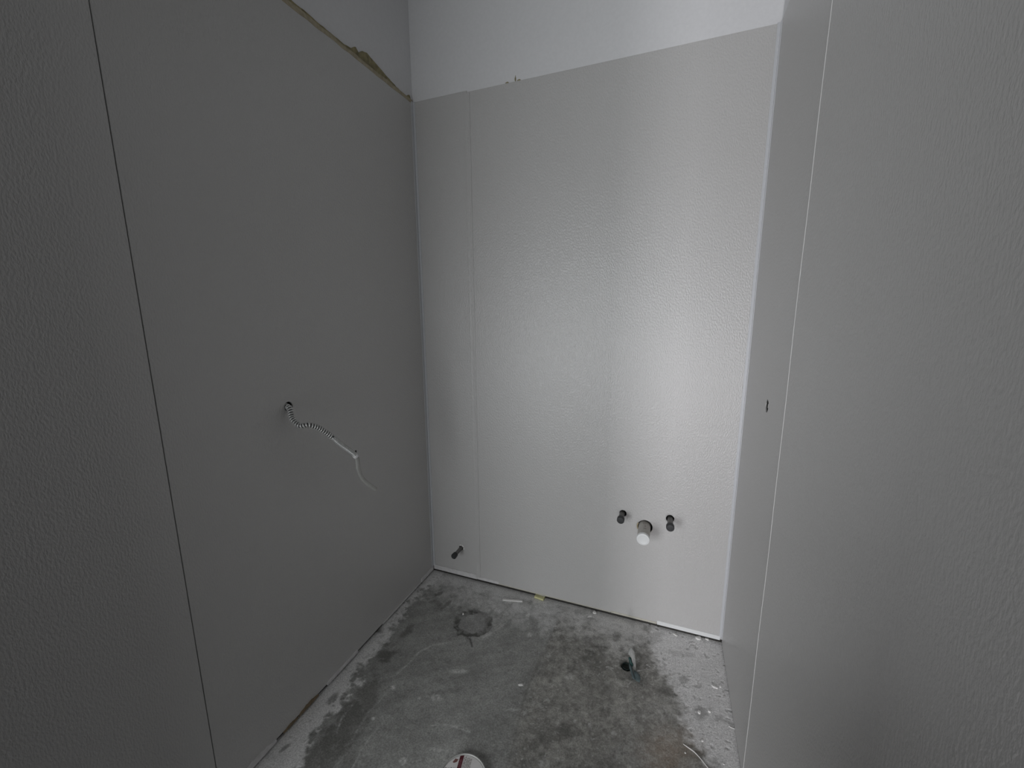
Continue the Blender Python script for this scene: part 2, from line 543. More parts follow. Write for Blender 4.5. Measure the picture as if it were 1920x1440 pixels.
# filled drain hole: a broken ring groove around a smooth patch
RC = on_floor(888, 1167)
rr = np.hypot(gx - RC[0], gy - RC[1]) / 0.082
th = np.arctan2(gy - RC[1], gx - RC[0])
ringn = vnoise(np.cos(th) * 2 + 5, np.sin(th) * 2 + 5, 1.3, 77)
rrw = rr + 0.26 * (n_mid - 0.5) + 0.26 * (n_fine - 0.5)
wid = 0.12 + 0.16 * ringn
wgt = 0.40 + 0.95 * np.exp(-((th + 2.2) / 0.9) ** 2) + 0.9 * np.exp(-((th - 0.2) / 0.5) ** 2) + 0.7 * np.exp(-((th - 2.0) / 0.45) ** 2) + 0.6 * np.exp(-((th + 1.0) / 0.5) ** 2)
ring = (1 - sstep(wid * .35, wid * 1.25, np.abs(rrw - 0.97))) * np.clip(wgt * 1.15, 0, 1) * (.55 + .6 * sstep(.35, .6, n_brk))
patch = 1 - sstep(0.80, 0.92, rrw)
col = col * (1 - patch[..., None] * .6) + np.array([0.31, 0.307, 0.30]) * (1 + .3 * (n_fine - .5))[..., None] * patch[..., None] * .6
col = col * (1 - ring[..., None] * 0.72) + np.array([0.07, 0.068, 0.062]) * ring[..., None] * 0.72
crack = (1 - sstep(0.8, 2.2, np.abs(polydist(FX, FY, [(881, 1197), (883, 1203), (885, 1212)])))) * .8
col = col * (1 - crack[..., None] * .8)

# relief
hz = 0.0016 * pl * (0.7 + 0.6 * n_mid) - 0.0035 * ring - 0.0015 * dark * pl + 0.0012 * (n_fine - 0.5) * (0.4 + rgt)
pits = sstep(0, .06, n_fine - 0.71) * pl_right
hz = hz - 0.0022 * pits + 0.0016 * pale * pl
# crater round the torn plastic sleeve
SC = on_floor(1177, 1250)
rs = np.hypot(gx - SC[0], gy - SC[1])
rh_ = np.hypot(gx - SC[0] + .006, gy - SC[1] - .004)
hz = hz - 0.013 * (1 - sstep(0.016, 0.024, rh_ + 0.006 * (n_fine - .5)))
hz = hz - 0.002 * (1 - sstep(0.02, 0.09, rs + 0.03 * (n_mid - .5)))
sd_ = .8 * (1 - sstep(0.012, 0.034, rh_ + 0.02 * (n_fine - .5)))
col = col * (1 - sd_[..., None]) + np.array([.06, .062, .058]) * sd_[..., None]
hz = np.clip(hz - 0.0012, -0.017, 0.0008)

nv = nx * ny
verts = np.stack([gx, gy, hz], -1).reshape(-1, 3)
ii, jj = np.meshgrid(np.arange(nx - 1), np.arange(ny - 1), indexing='ij')
q0 = (ii * ny + jj).ravel()
quads = np.stack([q0, q0 + ny, q0 + ny + 1, q0 + 1], -1)
# skirt and the plain slab that carries on behind the camera
base = nv
b4 = []
extra = np.array([[-2.7, REAR - 0.1, -0.0012], [W + 0.11, REAR - 0.1, -0.0012], [W + 0.11, Y0, -0.0012], [-2.7, Y0, -0.0012],
                  [-2.7, REAR - 0.1, -0.12], [W + 0.11, REAR - 0.1, -0.12], [W + 0.11, 0.11, -0.12], [-2.7, 0.11, -0.12]])
ef = np.array([[0, 1, 2, 3], [7, 6, 5, 4]]) + base
verts = np.vstack([verts, extra])
quads = np.vstack([quads, ef])
me = bpy.data.meshes.new('floor')
me.vertices.add(len(verts))
me.vertices.foreach_set('co', verts.astype(np.float32).ravel())
me.loops.add(quads.size)
me.loops.foreach_set('vertex_index', quads.astype(np.int32).ravel())
me.polygons.add(len(quads))
me.polygons.foreach_set('loop_start', (np.arange(len(quads)) * 4).astype(np.int32))
me.polygons.foreach_set('use_smooth', np.ones(len(quads), bool))
me.update(calc_edges=True)
at = me.attributes.new('stain', 'FLOAT_COLOR', 'POINT')
cc = np.ones((len(verts), 4), np.float32)
cc[:nv, :3] = np.clip(col, 0.01, 0.9).reshape(-1, 3)
cc[nv:, :3] = 0.2
at.data.foreach_set('color', cc.ravel())
at2 = me.attributes.new('skim', 'FLOAT', 'POINT')
sk = np.zeros(len(verts), np.float32)
sk[:nv] = pl.ravel()
at2.data.foreach_set('value', sk)


def floor_material():
    mt, nt, b = new_mat('concrete_floor')
    a = nt.nodes.new('ShaderNodeAttribute')
    a.attribute_name = 'stain'
    s = nt.nodes.new('ShaderNodeAttribute')
    s.attribute_name = 'skim'
    tc = nt.nodes.new('ShaderNodeTexCoord')
    n1 = nt.nodes.new('ShaderNodeTexNoise')
    n1.inputs['Scale'].default_value = 190
    n1.inputs['Detail'].default_value = 5
    n1.inputs['Roughness'].default_value = 0.65
    nt.links.new(tc.outputs['Object'], n1.inputs['Vector'])
    mr = nt.nodes.new('ShaderNodeMapRange')
    mr.inputs['From Min'].default_value = 0.3
    mr.inputs['From Max'].default_value = 0.7
    mr.inputs['To Min'].default_value = 0.66
    mr.inputs['To Max'].default_value = 1.34
    nt.links.new(n1.outputs['Fac'], mr.inputs['Value'])
    mx = nt.nodes.new('ShaderNodeVectorMath')
    mx.operation = 'SCALE'
    nt.links.new(a.outputs['Color'], mx.inputs[0])
    nt.links.new(mr.outputs['Result'], mx.inputs['Scale'])
    nt.links.new(mx.outputs['Vector'], b.inputs['Base Color'])
    bp = nt.nodes.new('ShaderNodeBump')
    bp.inputs['Distance'].default_value = 0.0012
    bp.inputs['Strength'].default_value = 0.8
    nt.links.new(n1.outputs['Fac'], bp.inputs['Height'])
    nt.links.new(bp.outputs['Normal'], b.inputs['Normal'])
    rm = nt.nodes.new('ShaderNodeMapRange')
    rm.inputs['To Min'].default_value = 0.62
    rm.inputs['To Max'].default_value = 0.55
    nt.links.new(s.outputs['Fac'], rm.inputs['Value'])
    nt.links.new(rm.outputs['Result'], b.inputs['Roughness'])
    b.inputs['Specular IOR Level'].default_value = 0.35
    return mt


floor = struct(link('floor', me, floor_material()))

# ------------------------------------------------------------------ wall panels (each one a part of its wall)
def panel(parent, a, b, name='wall_panel'):
    return boxes(name, [(a, b)], M['frp'], parent, bevel=0.0008)


pt = 2.465
YS1, YS2, XS = -1.2175, -0.5818, 0.2879
left_panels = [panel(wall_left, (-T, YS1 + 0.0009, 0.016), (0, -0.002, pt)),
               panel(wall_left, (-T, JAMB, 0.016), (0, YS1 - 0.0009, pt))]
back_panels = [panel(wall_back, (0.002, 0, 0.043), (XS - 0.001, T, pt)),
               panel(wall_back, (XS + 0.002, 0, 0.020), (W - 0.002, T, pt - 0.006))]
right_panels = [panel(wall_right, (W, YS2 + 0.001, 0.007), (W + T, -0.003, pt)),
                panel(wall_right, (W, YS2 - 1.22, 0.007), (W + T, YS2 - 0.001, pt))]

boxes('joint_strip', [((W + 0.0012, YS2 - 1.22, -0.002), (W + T, -0.003, 0.0068))], M['gapshade'], wall_right)  # dark strip paints the shade at the foot of the right panels

# vertical trims on the panel joints
bm = bmesh.new()
box(bm, (0.000, -0.0022, 0.035), (0.0125, 0.0005, pt))
box(bm, (0.000, -0.0165, 0.035), (0.0022, 0.0005, pt))
from_bm('corner_trim', bm, M['pvc'], wall_back)
bm = bmesh.new()
box(bm, (W - 0.012, -0.0022, 0.03), (W, 0.0005, pt - 0.004))
box(bm, (W - 0.0022, -0.012, 0.03), (W, 0.0005, pt - 0.004))
from_bm('corner_trim', bm, M['pvc'], wall_back)
bm = bmesh.new()
prof = [(-0.014, 0), (-0.0138, -0.0026), (-0.009, -0.0030), (-0.006, -0.0022), (0.006, -0.0022), (0.009, -0.0030), (0.0138, -0.0026), (0.014, 0)]
rows = [[bm.verts.new((XS + x, y, z)) for x, y in prof] for z in (0.03, pt - 0.012)]
for k in range(len(prof) - 1):
    bm.faces.new([rows[0][k], rows[0][k + 1], rows[1][k + 1], rows[1][k]])
bm.faces.new(rows[0])
bm.faces.new(rows[1][::-1])
from_bm('division_bar', bm, M['frp'], wall_back)
# caulked joint on the right wall, slightly wavy
zz = np.linspace(0.01, pt + 0.05, 60)
wv = 0.0022 * np.sin(zz * 5.1) + 0.0016 * np.sin(zz * 13 + 1)
tube('caulk_bead', np.stack([W + 0.0002 + 0 * zz, YS2 + wv, zz], 1), 0.0014, M['caulk'], wall_right, seg=8)
# open joint on the left wall: dark backing strip seen between the two sheets
boxes('joint_strip', [((-T - 0.0002, YS1 - 0.004, 0.02), (-T + 0.0022, YS1 + 0.004, pt - 0.002))], M['darkgap'], wall_left)

# ragged adhesive and torn facing paper above the left panels
def ribbon(name, xs, lo, hi, mt, parent, x0, x1):
    """ribbon in the plane of the left wall, ys along the wall, lo/hi z, from x0 to x1 thick"""
    bm = bmesh.new()
    A = [[bm.verts.new((x, y, z)) for y, z in zip(xs, zz_)] for x, zz_ in ((x0, lo), (x1, lo), (x1, hi), (x0, hi))]
    n = len(xs)
    for k in range(n - 1):
        for r in range(4):
            a, b = A[r], A[(r + 1) % 4]
            bm.faces.new([a[k], a[k + 1], b[k + 1], b[k]])
    bm.faces.new([A[r][0] for r in range(4)])
    bm.faces.new([A[r][-1] for r in range(4)][::-1])
    return from_bm(name, bm, mt, parent)


ys = np.linspace(-0.85, -0.004, 120)
key = np.array([(-0.85, .020), (-0.62, .016), (-0.50, .013), (-0.44, .014), (-0.40, .020), (-0.375, .038), (-0.36, .024), (-0.34, .040), (-0.31, .050), (-0.27, .040),
                (-0.22, .030), (-0.16, .019), (-0.10, .010), (-0.05, .006), (-0.035, .018), (-0.02, .024), (-0.012, .008), (-0.004, .004)])
hi = pt + np.interp(ys, key[:, 0], key[:, 1]) + 0.002 * (vnoise(ys, ys * 0, 60, 5) - 0.5) * 2
ribbon('adhesive_residue', ys, np.full(120, pt - 0.006), hi, M['adh'], wall_left, -T - 0.001, -T + 0.0025)
lo2 = pt - 0.004 - 0.006 * vnoise(ys, ys * 0 + 3, 25, 6)
hi2 = pt + 0.004 + 0.006 * vnoise(ys, ys * 0 + 7, 30, 8)
ribbon('torn_paper', ys, lo2, hi2, M['paper'], wall_left, -T, 0.0012)
# a dab of adhesive and a bent wire end above the back panels
for (px, py, s, h_) in [(966.5, 149, 0.0035, 0.016), (951, 155.5, 0.009, 0.004), (973, 150.5, 0.009, 0.004), (763, 177, 0.004, 0.018)]:
    c = on_back(px, py, T)
    bm = bmesh.new()
    k = 9
    ring_ = [(c[0] + s * math.cos(t) * random.uniform(.7, 1.2), c[2] + (h_ if math.sin(t) > .9 else h_ * .55) * math.sin(t)) for t in np.linspace(0, 2 * math.pi, k, endpoint=False)]
    fr = [bm.verts.new((x, T - 0.002, z)) for x, z in ring_]
    bk = [bm.verts.new((x, T + 0.001, z)) for x, z in ring_]
    bm.faces.new(fr)
    for i in range(k):
        bm.faces.new([fr[i], fr[(i + 1) % k], bk[(i + 1) % k], bk[i]])
    from_bm('adhesive_residue', bm, M['adh'], wall_back)

# ------------------------------------------------------------------ base strips
bb = struct(boxes('baseboard_back', [((0.004, -0.0025, 0.0155), (0.2815, 0.0035, 0.0432))], M['strip'], bevel=0.0008))
boxes('strip', [((0.2825, -0.0015, 0.0165), (0.41, 0.0035, 0.033))], M['strip'], bb, bevel=0.0008)
boxes('strip', [((0.411, -0.0006, 0.0165), (1.01, 0.0035, 0.022))], M['cream'], bb, bevel=0.0004)
boxes('strip', [((1.0115, -0.0008, 0.0165), (1.225, 0.0035, 0.027))], M['cream'], bb, bevel=0.0004)
boxes('strip', [((1.2265, -0.0025, 0.0165), (W - 0.008, 0.0035, 0.037))], M['capwhite'], bb, bevel=0.0008)

bl = struct(boxes('baseboard_left', [((-T, -0.13, 0.0125), (0.0035, -0.006, 0.034))], M['strip'], bevel=0.0008))
boxes('strip', [((-T, -0.455, 0.0125), (0.0022, -0.132, 0.020))], M['strip'], bl, bevel=0.0006)
boxes('strip', [((-T, -0.80, 0.0125), (0.0045, -0.628, 0.026))], M['strip'], bl, bevel=0.0008)
for (y0, y1, h_, mm) in [(-0.935, -0.845, 0.023, 'wood'), (-1.00, -0.94, 0.018, 'wood'), (-1.17, -1.03, 0.030, 'strip'), (-1.35, -1.175, 0.022, 'strip')]:
    bm = bmesh.new()
    n = 14
    yy = np.linspace(y0, y1, n)
    tp = h_ * (0.55 + 0.45 * np.sin(np.linspace(0.25, 2.9, n))) + 0.003 * rng.random(n)
    A = [[bm.verts.new((x, y, z)) for y, z in zip(yy, zc)] for x, zc in ((-T, np.full(n, .010)), (0.004, np.full(n, .010)), (0.004, tp), (-T, tp))]
    for k in range(n - 1):
        for r in range(4):
            bm.faces.new([A[r][k], A[r][k + 1], A[(r + 1) % 4][k + 1], A[(r + 1) % 4][k]])
    bm.faces.new([A[r][0] for r in range(4)])
    bm.faces.new([A[r][-1] for r in range(4)][::-1])
    from_bm('wood_splinter' if mm == 'wood' else 'strip', bm, M[mm], bl)

# ------------------------------------------------------------------ holes through panels and walls
hc = on_left(541, 762)
drill([wall_left, left_panels[0]], (0, hc[1], hc[2]), 0.0165, 0, 0.075, 0.05)
st1, st2 = on_back(1168.0, 962.5), on_back(1256.5, 972.5)
dr_ = on_back(1208.5, 988)
lv_ = on_back(865, 1027)
drill([wall_back, back_panels[1]], (st1[0], 0, st1[2]), 0.0165, 1, 0.075, 0.04)
drill([wall_back, back_panels[1]], (st2[0], 0, st2[2]), 0.0175, 1, 0.075, 0.04)
drill([wall_back, back_panels[1]], (dr_[0] + 0.002, 0, dr_[2] + 0.001), 0.0335, 1, 0.075, 0.02)
drill([wall_back, back_panels[0]], (lv_[0], 0, lv_[2]), 0.0135, 1, 0.075, 0.03)
rh = hit(1438, 761, 0, W)
drill([wall_right, right_panels[0]], (W, rh[1], rh[2]), 0.0205, 0, 0.075, 0.05)
def cavity(parent, c, r, axis, sgn):
    """shade inside a hole, put into a dark lining that starts behind the board"""
    prof_ = [(r, 0.002), (r * .99, 0.060), (0, 0.062)]
    o_ = lathe('hole_shade_lining', prof_, M['gapshade'], parent, seg=28)
    # lathe heights run along -y; turn them into the wall
    if axis == 1:
        o_.rotation_euler = (0, 0, math.pi)
    else:
        o_.rotation_euler = (0, 0, math.pi / 2 if sgn > 0 else -math.pi / 2)
    o_.location = c


cavity(wall_left, (-T + .001, hc[1], hc[2]), 0.0155, 0, -1)
cavity(wall_right, (W + .001, rh[1], rh[2]), 0.0192, 0, 1)
for q_, r_ in ((st1, .0155), (st2, .0165), (dr_, .0318), (lv_, .0128)):
    cavity(wall_back, (q_[0] + (.002 if q_ is dr_ else 0), .001, q_[2]), r_, 1, 1)
# small splinter left standing in the right-hand hole
boxes('torn_edge', [((W + 0.0005, rh[1] - 0.0185, rh[2] - 0.004), (W + 0.003, rh[1] - 0.010, rh[2] + 0.008))], M['whitechip'], wall_right)

# ------------------------------------------------------------------ pipes on the back wall
def local_tube(t, name, pts, rad, mt, parent, seg=24):
    return tube(name, pts, rad, mt, parent, seg=seg)


def supply_stub(p, length, r, rc, label, tilt=0.0):
    t = thing('supply_stub', (p[0], 0.0, p[2]), label, 'pipe', 'capped water supply stubs')
    lathe('pipe', [(0, -0.065), (r, -0.065), (r, length - 0.012)], M['darkpipe'], t, seg=28)
    lathe('cap', [(r * 1.02, length - 0.022), (rc, length - 0.020), (rc, length - 0.003), (rc - 0.002, length), (rc * 0.55, length + 0.0008), (0, length + 0.001)],
          M['capdark'], t, seg=28)
    t.rotation_euler = (tilt, 0, 0)
    return t


s1 = supply_stub((st1[0] - 0.0035, 0, st1[2] - 0.002), 0.070, 0.0118, 0.0165, 'dark capped pipe stub left of the white-capped drain pipe')
s2 = supply_stub((st2[0] + 0.0005, 0, st2[2] - 0.001), 0.086, 0.0120, 0.0168, 'dark capped pipe stub right of the white-capped drain pipe, nearest the corner')

dp = thing('drain_pipe', (dr_[0], 0, dr_[2]), 'short grey plastic drain pipe with round white end cap, between the two dark stubs', 'pipe')
lathe('pipe', [(0.0, -0.065), (0.0265, -0.065), (0.0265, 0.104)], M['draingrey'], dp, seg=48)
lathe('cap', [(0.0268, 0.098), (0.0276, 0.099), (0.0276, 0.110), (0.0266, 0.1122), (0.020, 0.1132), (0.018, 0.1122), (0.0, 0.1125)], M['capwhite'], dp, seg=48)
# small dark print marks along the top of the pipe and a tan smear of foam at its left edge
bm = bmesh.new()
for (yy, w_, a0) in [(-0.012, .006, 86), (-0.012, .004, 104), (-0.030, .004, 84), (-0.042, .005, 84), (-0.060, .008, 86), (-0.020, .003, 98)]:
    for s in range(3):
        a = math.radians(a0) - (s - 1) * w_ / 0.0265 / 2
        a2 = a - w_ / 0.0265 / 2
        r_ = 0.0267
        vs = [bm.verts.new((r_ * math.cos(q), y_, r_ * math.sin(q))) for q, y_ in ((a, yy), (a2, yy), (a2, yy - .0035), (a, yy - .0035))]
        bm.faces.new(vs)
from_bm('printed_marks', bm, M['ink'], dp)
arc = [(0.032 * math.cos(a), -0.0006, 0.032 * math.sin(a)) for a in np.linspace(math.radians(150), math.radians(205), 12)]
tube('foam_smear', arc, 0.0028, M['foam'], dp, seg=8)

lv = thing('valve_stub', (lv_[0], 0, lv_[2]), 'dark capped pipe stub low on the narrow panel, by the left corner', 'pipe')
lathe('pipe', [(0, -0.065), (0.0098, -0.065), (0.0098, 0.072)], M['darkpipe'], lv, seg=24)
lathe('cap', [(0.010, 0.066), (0.0145, 0.068), (0.0150, 0.088), (0.012, 0.0915), (0, 0.092)], M['capdark'], lv, seg=24)
bm = bmesh.new()
for a0, a1 in [(25, 75), (-30, 10), (85, 120)]:
    vs0 = []
    for a in np.linspace(math.radians(a0), math.radians(a1), 6):
        vs0.append((math.cos(a), math.sin(a)))
    fr = [bm.verts.new((0.0125 * c, -0.0018, 0.0125 * s)) for c, s in vs0]
    to = [bm.verts.new((0.019 * c, -0.0010, 0.019 * s)) for c, s in vs0]
    for i in range(5):
        bm.faces.new([fr[i], fr[i + 1], to[i + 1], to[i]])
o = from_bm('caulk_ring', bm, M['whitechip'], lv)
o.modifiers.new('thickness', 'SOLIDIFY').thickness = 0.0016

# ------------------------------------------------------------------ flexible conduit hanging from the left wall
cpx = [(541, 764), (548, 785), (562, 798), (580, 797), (600, 804), (622, 819), (640, 834), (667, 855), (672, 880), (682, 900), (704, 917.5)]
cxs = [0.004, .03, .06, .085, .1, .115, .125, .14, .14, .145, .165]
cp = [hit(px, py, 0, x) for (px, py), x in zip(cpx, cxs)]
cp = [np.array([-0.06, cp[0][1] + 0.004, cp[0][2] + 0.008])] + cp
cond = thing('flexible_conduit', (0, hc[1], hc[2]), 'bent metal flexible conduit hanging out of a hole in the left wall', 'conduit')
org = np.array([0, hc[1], hc[2]])
full, L = smooth_path(cp, 900)
s = np.linspace(0, L, 900)


def nearest(p):
    return int(np.argmin(np.linalg.norm(full - p, axis=1)))


i_mid, i_tie = nearest(cp[6]), nearest(cp[8])
Lm = s[i_mid]


def helix_strip(name, P, S, r0, pitch, width, th, mt, parent):
    """raised interlocked strip wound round the path"""
    T_, N_, B_ = frames(P)
    bm = bmesh.new()
    prev = None
    total = S[-1] - S[0]
    nturn = total / pitch
    for k in range(int(nturn * 14)):
        tt = k / 14
        a = 2 * math.pi * tt
        row = []
        for off, rr_ in ((0.0, r0), (0.18, r0 + th), (0.5, r0 + th * 1.25), (0.82, r0 + th), (1.0, r0)):
            sd = min(S[0] + tt * pitch + off * width, S[-1])
            c = np.array([np.interp(sd, S, P[:, q]) for q in range(3)])
            n = np.array([np.interp(sd, S, N_[:, q]) for q in range(3)])
            b = np.array([np.interp(sd, S, B_[:, q]) for q in range(3)])
            row.append(bm.verts.new(c + rr_ * (math.cos(a) * n + math.sin(a) * b) - org))
        if prev:
            for q in range(4):
                f = bm.faces.new([prev[q], prev[q + 1], row[q + 1], row[q]])
                f.smooth = True
        prev = row
    return from_bm(name, bm, mt, parent)


sub = slice(0, i_mid + 1)
tube('inner_liner', full[0:i_tie + 1:3], 0.0074, M['liner'], cond, seg=14, origin=org)
helix_strip('stretched_armour', full[sub], s[sub], 0.0072, 0.0084, 0.0052, 0.0026, M['steel'], cond)['label'] = 'stretched steel armour with dark open gaps'
sub = slice(i_mid, i_tie + 1)
helix_strip('close_wound_armour', full[sub], s[sub], 0.0072, 0.0046, 0.0037, 0.0018, M['steel'], cond)
tube('bare_sleeve', full[i_tie - 6::6], 0.0078, M['sleeve'], cond, seg=16, origin=org)
tube('cut_end', full[-4:], np.array([.0079, .0085, .0085, .0080]), M['sleeve'], cond, seg=16, origin=org)
tp_ = full[i_tie]
T_ = full[i_tie + 4] - full[i_tie - 4]
T_ /= np.linalg.norm(T_)
tie = tube('cable_tie', [tp_ - T_ * 0.006, tp_ - T_ * 0.004, tp_ + T_ * 0.004, tp_ + T_ * 0.006], np.array([.0088, .0104, .0102, .0086]), M['tie'], cond, seg=16, origin=org)
up = np.array([0.1, 0.1, 1.0])
tube('tie_tail', [tp_ + up * 0.004, tp_ + up * 0.012 + T_ * .004, tp_ + up * 0.017 + T_ * 0.012], np.array([.003, .0032, .0022]), M['tie'], tie, seg=8, origin=org)
tube('black_bushing', [tp_ - T_ * .002 + up * 0.006, tp_ - T_ * .002 + up * 0.019], np.array([.0026, .0032]), M['black'], tie, seg=10, origin=org)

# ------------------------------------------------------------------ things lying on the floor
st_c0, st_c1 = on_floor(942.5, 1124.5, .003), on_floor(980, 1127.5, .003)


def flat_stick(name, a, b, w, h, mt, label, cat):
    a, b = np.array(a), np.array(b)
    mid = (a + b) / 2
    L_ = np.linalg.norm((b - a)[:2])
    bm = bmesh.new()
    box(bm, (-L_ / 2, -w / 2, 0), (L_ / 2, w / 2, h))
    bmesh.ops.bevel(bm, geom=bm.edges[:], offset=min(w, h) * 0.2, segments=1, affect='EDGES')
    o = from_bm(name, bm, mt)
    o.location = (mid[0], mid[1], 0.0006)
    o.rotation_euler = (0, 0, math.atan2(b[1] - a[1], b[0] - a[0]))
    return tag(o, label, cat)


flat_stick('trim_offcut', st_c0, st_c1, 0.012, 0.006, M['whitechip'], 'thin white trim offcut lying on the concrete near the back wall', 'offcut')

yc = on_floor(1012, 1121.5)
sh = thing('shim', (yc[0], yc[1], 0), 'small pale yellow block tucked under the back wall panel edge', 'shim')
sh.rotation_euler = (0, 0, math.radians(-6))
bm = bmesh.new()
box(bm, (-0.026, -0.013, 0.0006), (0.026, 0.016, 0.011))
bmesh.ops.bevel(bm, geom=bm.edges[:], offset=0.0012, segments=1, affect='EDGES')
from_bm('block', bm, M['yellow'], sh)
boxes('pale_edge', [((-0.025, 0.008, 0.0110), (0.025, 0.0145, 0.0118))], M['whitechip'], sh)


def chip(px, py, lx, ly, h, ang, label, mt='whitechip', name='plaster_chip', grp=None):
    c = on_floor(px, py)
    bm = bmesh.new()
    n = 9
    ro = [random.uniform(.75, 1.1) for _ in range(n)]
    bot = [bm.verts.new((lx * ro[i] * math.cos(2 * math.pi * i / n), ly * ro[i] * math.sin(2 * math.pi * i / n), 0)) for i in range(n)]
    top = [bm.verts.new((v.co.x * .82, v.co.y * .8, h * random.uniform(.7, 1.1))) for v in bot]
    for i in range(n):
        bm.faces.new([bot[i], bot[(i + 1) % n], top[(i + 1) % n], top[i]])
    bm.faces.new(top)
    bm.faces.new(bot[::-1])
    o = from_bm(name, bm, M[mt])
    o.location = (c[0], c[1], -0.0003)
    o.rotation_euler = (0, 0, math.radians(ang))
    return tag(o, label, 'debris', grp)


G = 'plaster chips on the floor'
chip(1340, 1288.5, .0125, .0055, .005, -20, 'oblong white plaster chip near the right wall, beside a smaller crumb', grp=G)
chip(1350.5, 1288, .004, .004, .004, 0, 'tiny white crumb just right of the oblong plaster chip', grp=G)
chip(1311, 1336, .0068, .0065, .006, 10, 'squarish white plaster chip in a dark stain near the right wall, left of a pair', grp=G)
chip(1330, 1334, .0062, .006, .006, 30, 'squarish white plaster chip just outside the dark stain, right of a pair', grp=G)
chip(1309, 1197, .015, .012, .008, 20, 'rounded white plaster lump against the back wall gap near the right corner', grp=G)
chip(1326, 1199, .009, .007, .006, 0, 'small white plaster lump nearest the right back corner', grp=G)
chip(1266, 1190, .014, .007, .004, -30, 'flat white plaster flake by the back wall, left of the rounded lump', grp=G)
chip(1115, 1149, .012, .009, .007, 50, 'white plaster crumb at the middle of the back wall gap', grp=G)
chip(1106, 1156, .016, .005, .003, 40, 'slim white plaster smear trailing from the crumb at the back wall', grp=G)
chip(868.5, 1152, .0045, .0045, .007, 0, 'bright white chip on the rim of the filled drain ring', grp=G)
chip(1317, 1389.5, .004, .003, .004, 0, 'small white crumb above the pale raised line at lower right', grp=G)
chip(1285, 1412, .003, .003, .003, 0, 'small white crumb below the start of the pale raised line', grp=G)
chip(1357, 1433, .004, .003, .003, 0, 'white crumb lowest of all beside the right wall', grp=G)
chip(976, 1284.5, .011, .004, .003, 15, 'thin pale flake lying in the middle of the floor by the dark joint line', grp=G)

# pale raised thread of sealant lying across the lower right of the floor
wpx = [(1281, 1395), (1291, 1402), (1302, 1410), (1314, 1423), (1322, 1433), (1332, 1446), (1345, 1466)]
wp = [on_floor(px, py, 0.0012) for px, py in wpx]
wp, _ = smooth_path(wp, 60)
wp[:, 2] = 0.0012
tag(tube('sealant_thread', wp, np.interp(np.arange(60), [0, 8, 25, 35, 59], [.0012, .0019, .0015, .0012, .0028]), M['whitechip'], seg=8),
    'thin pale sealant thread running over the floor at lower right', 'sealant', 'sealant threads on the floor')
wp = [on_floor(px, py, 0.001) for px, py in [(1366, 1361), (1372, 1364.5), (1379, 1367)]]
wp, _ = smooth_path(wp, 12)
wp[:, 2] = 0.001
tag(tube('sealant_thread', wp, 0.0014, M['whitechip'], seg=6), 'short pale sealant thread touching the foot of the right wall', 'sealant', 'sealant threads on the floor')

# ------------------------------------------------------------------ torn plastic sleeve standing in the broken concrete
sv = thing('torn_sleeve', (SC[0], SC[1], 0), 'torn teal plastic pipe sleeve sticking up from broken concrete', 'pipe sleeve')


def shard(name, pts_px, depth_pts, mt, thick=0.0016):
    """sheet through (px,py,z) points standing on the floor spot: given as rows of (px,py) with real distance in y"""
    bm = bmesh.new()
    rows_ = []
    for row, ys_ in zip(pts_px, depth_pts):
        rows_.append([bm.verts.new(hit(px, py, 1, y_) - np.array([SC[0], SC[1], 0])) for (px, py), y_ in zip(row, ys_)])
    for a, b in zip(rows_, rows_[1:]):
        for k in range(len(a) - 1):
            f = bm.faces.new([a[k], a[k + 1], b[k + 1], b[k]])
            f.smooth = True
    o_ = from_bm(name, bm, mt, sv)
    md = o_.modifiers.new('thickness', 'SOLIDIFY')
    md.thickness = thick
    return o_


ysv = SC[1]
shard('pale_shard',
      [[(1183, 1212), (1183.5, 1213), (1184, 1215)], [(1179, 1221), (1184, 1219), (1190, 1222)], [(1178, 1226), (1186, 1225), (1191, 1231)],
       [(1184, 1234), (1188, 1236), (1192, 1242)], [(1186, 1244), (1189, 1247), (1192.5, 1253)], [(1186, 1251), (1189, 1254), (1192, 1257)]],
      [[ysv + .012, ysv + .014, ysv + .012], [ysv + .010, ysv + .016, ysv + .012], [ysv + .006, ysv + .013, ysv + .008], [ysv + .004, ysv + .008, ysv + .002],
       [ysv, ysv + .003, ysv - .004], [ysv - .004, ysv - .002, ysv - .008]], M['film'])
shard('teal_strip',
      [[(1178.5, 1232), (1181, 1232.5), (1183, 1233)], [(1178.5, 1236), (1182, 1238), (1185, 1241)], [(1180, 1242), (1184, 1244), (1187, 1246)], [(1181, 1247), (1184, 1249), (1187, 1250)]],
      [[ysv + .002] * 3, [ysv, ysv - .002, ysv], [ysv - .004, ysv - .006, ysv - .004], [ysv - .008] * 3], M['teal'])
shard('worn_strip',
      [[(1179, 1243), (1182, 1246), (1185, 1250)], [(1180, 1252), (1183, 1254), (1187, 1258)], [(1183, 1262), (1187, 1264), (1190, 1267)], [(1186, 1272), (1189, 1274), (1192, 1275)]],
      [[ysv - .008] * 3, [ysv - .016, ysv - .018, ysv - .018], [ysv - .040] * 3, [ysv - .064] * 3], M['tealpale'])
shard('lower_flap',
      [[(1188, 1256), (1192, 1258), (1196, 1261)], [(1189, 1263), (1195, 1264), (1200, 1266)], [(1191, 1270), (1196, 1272), (1201, 1273)], [(1192, 1276), (1196, 1278), (1199, 1279)]],
      [[ysv - .022, ysv - .026, ysv - .032], [ysv - .038, ysv - .042, ysv - .044], [ysv - .056, ysv - .060, ysv - .061], [ysv - .070, ysv - .074, ysv - .075]], M['tealpale'])
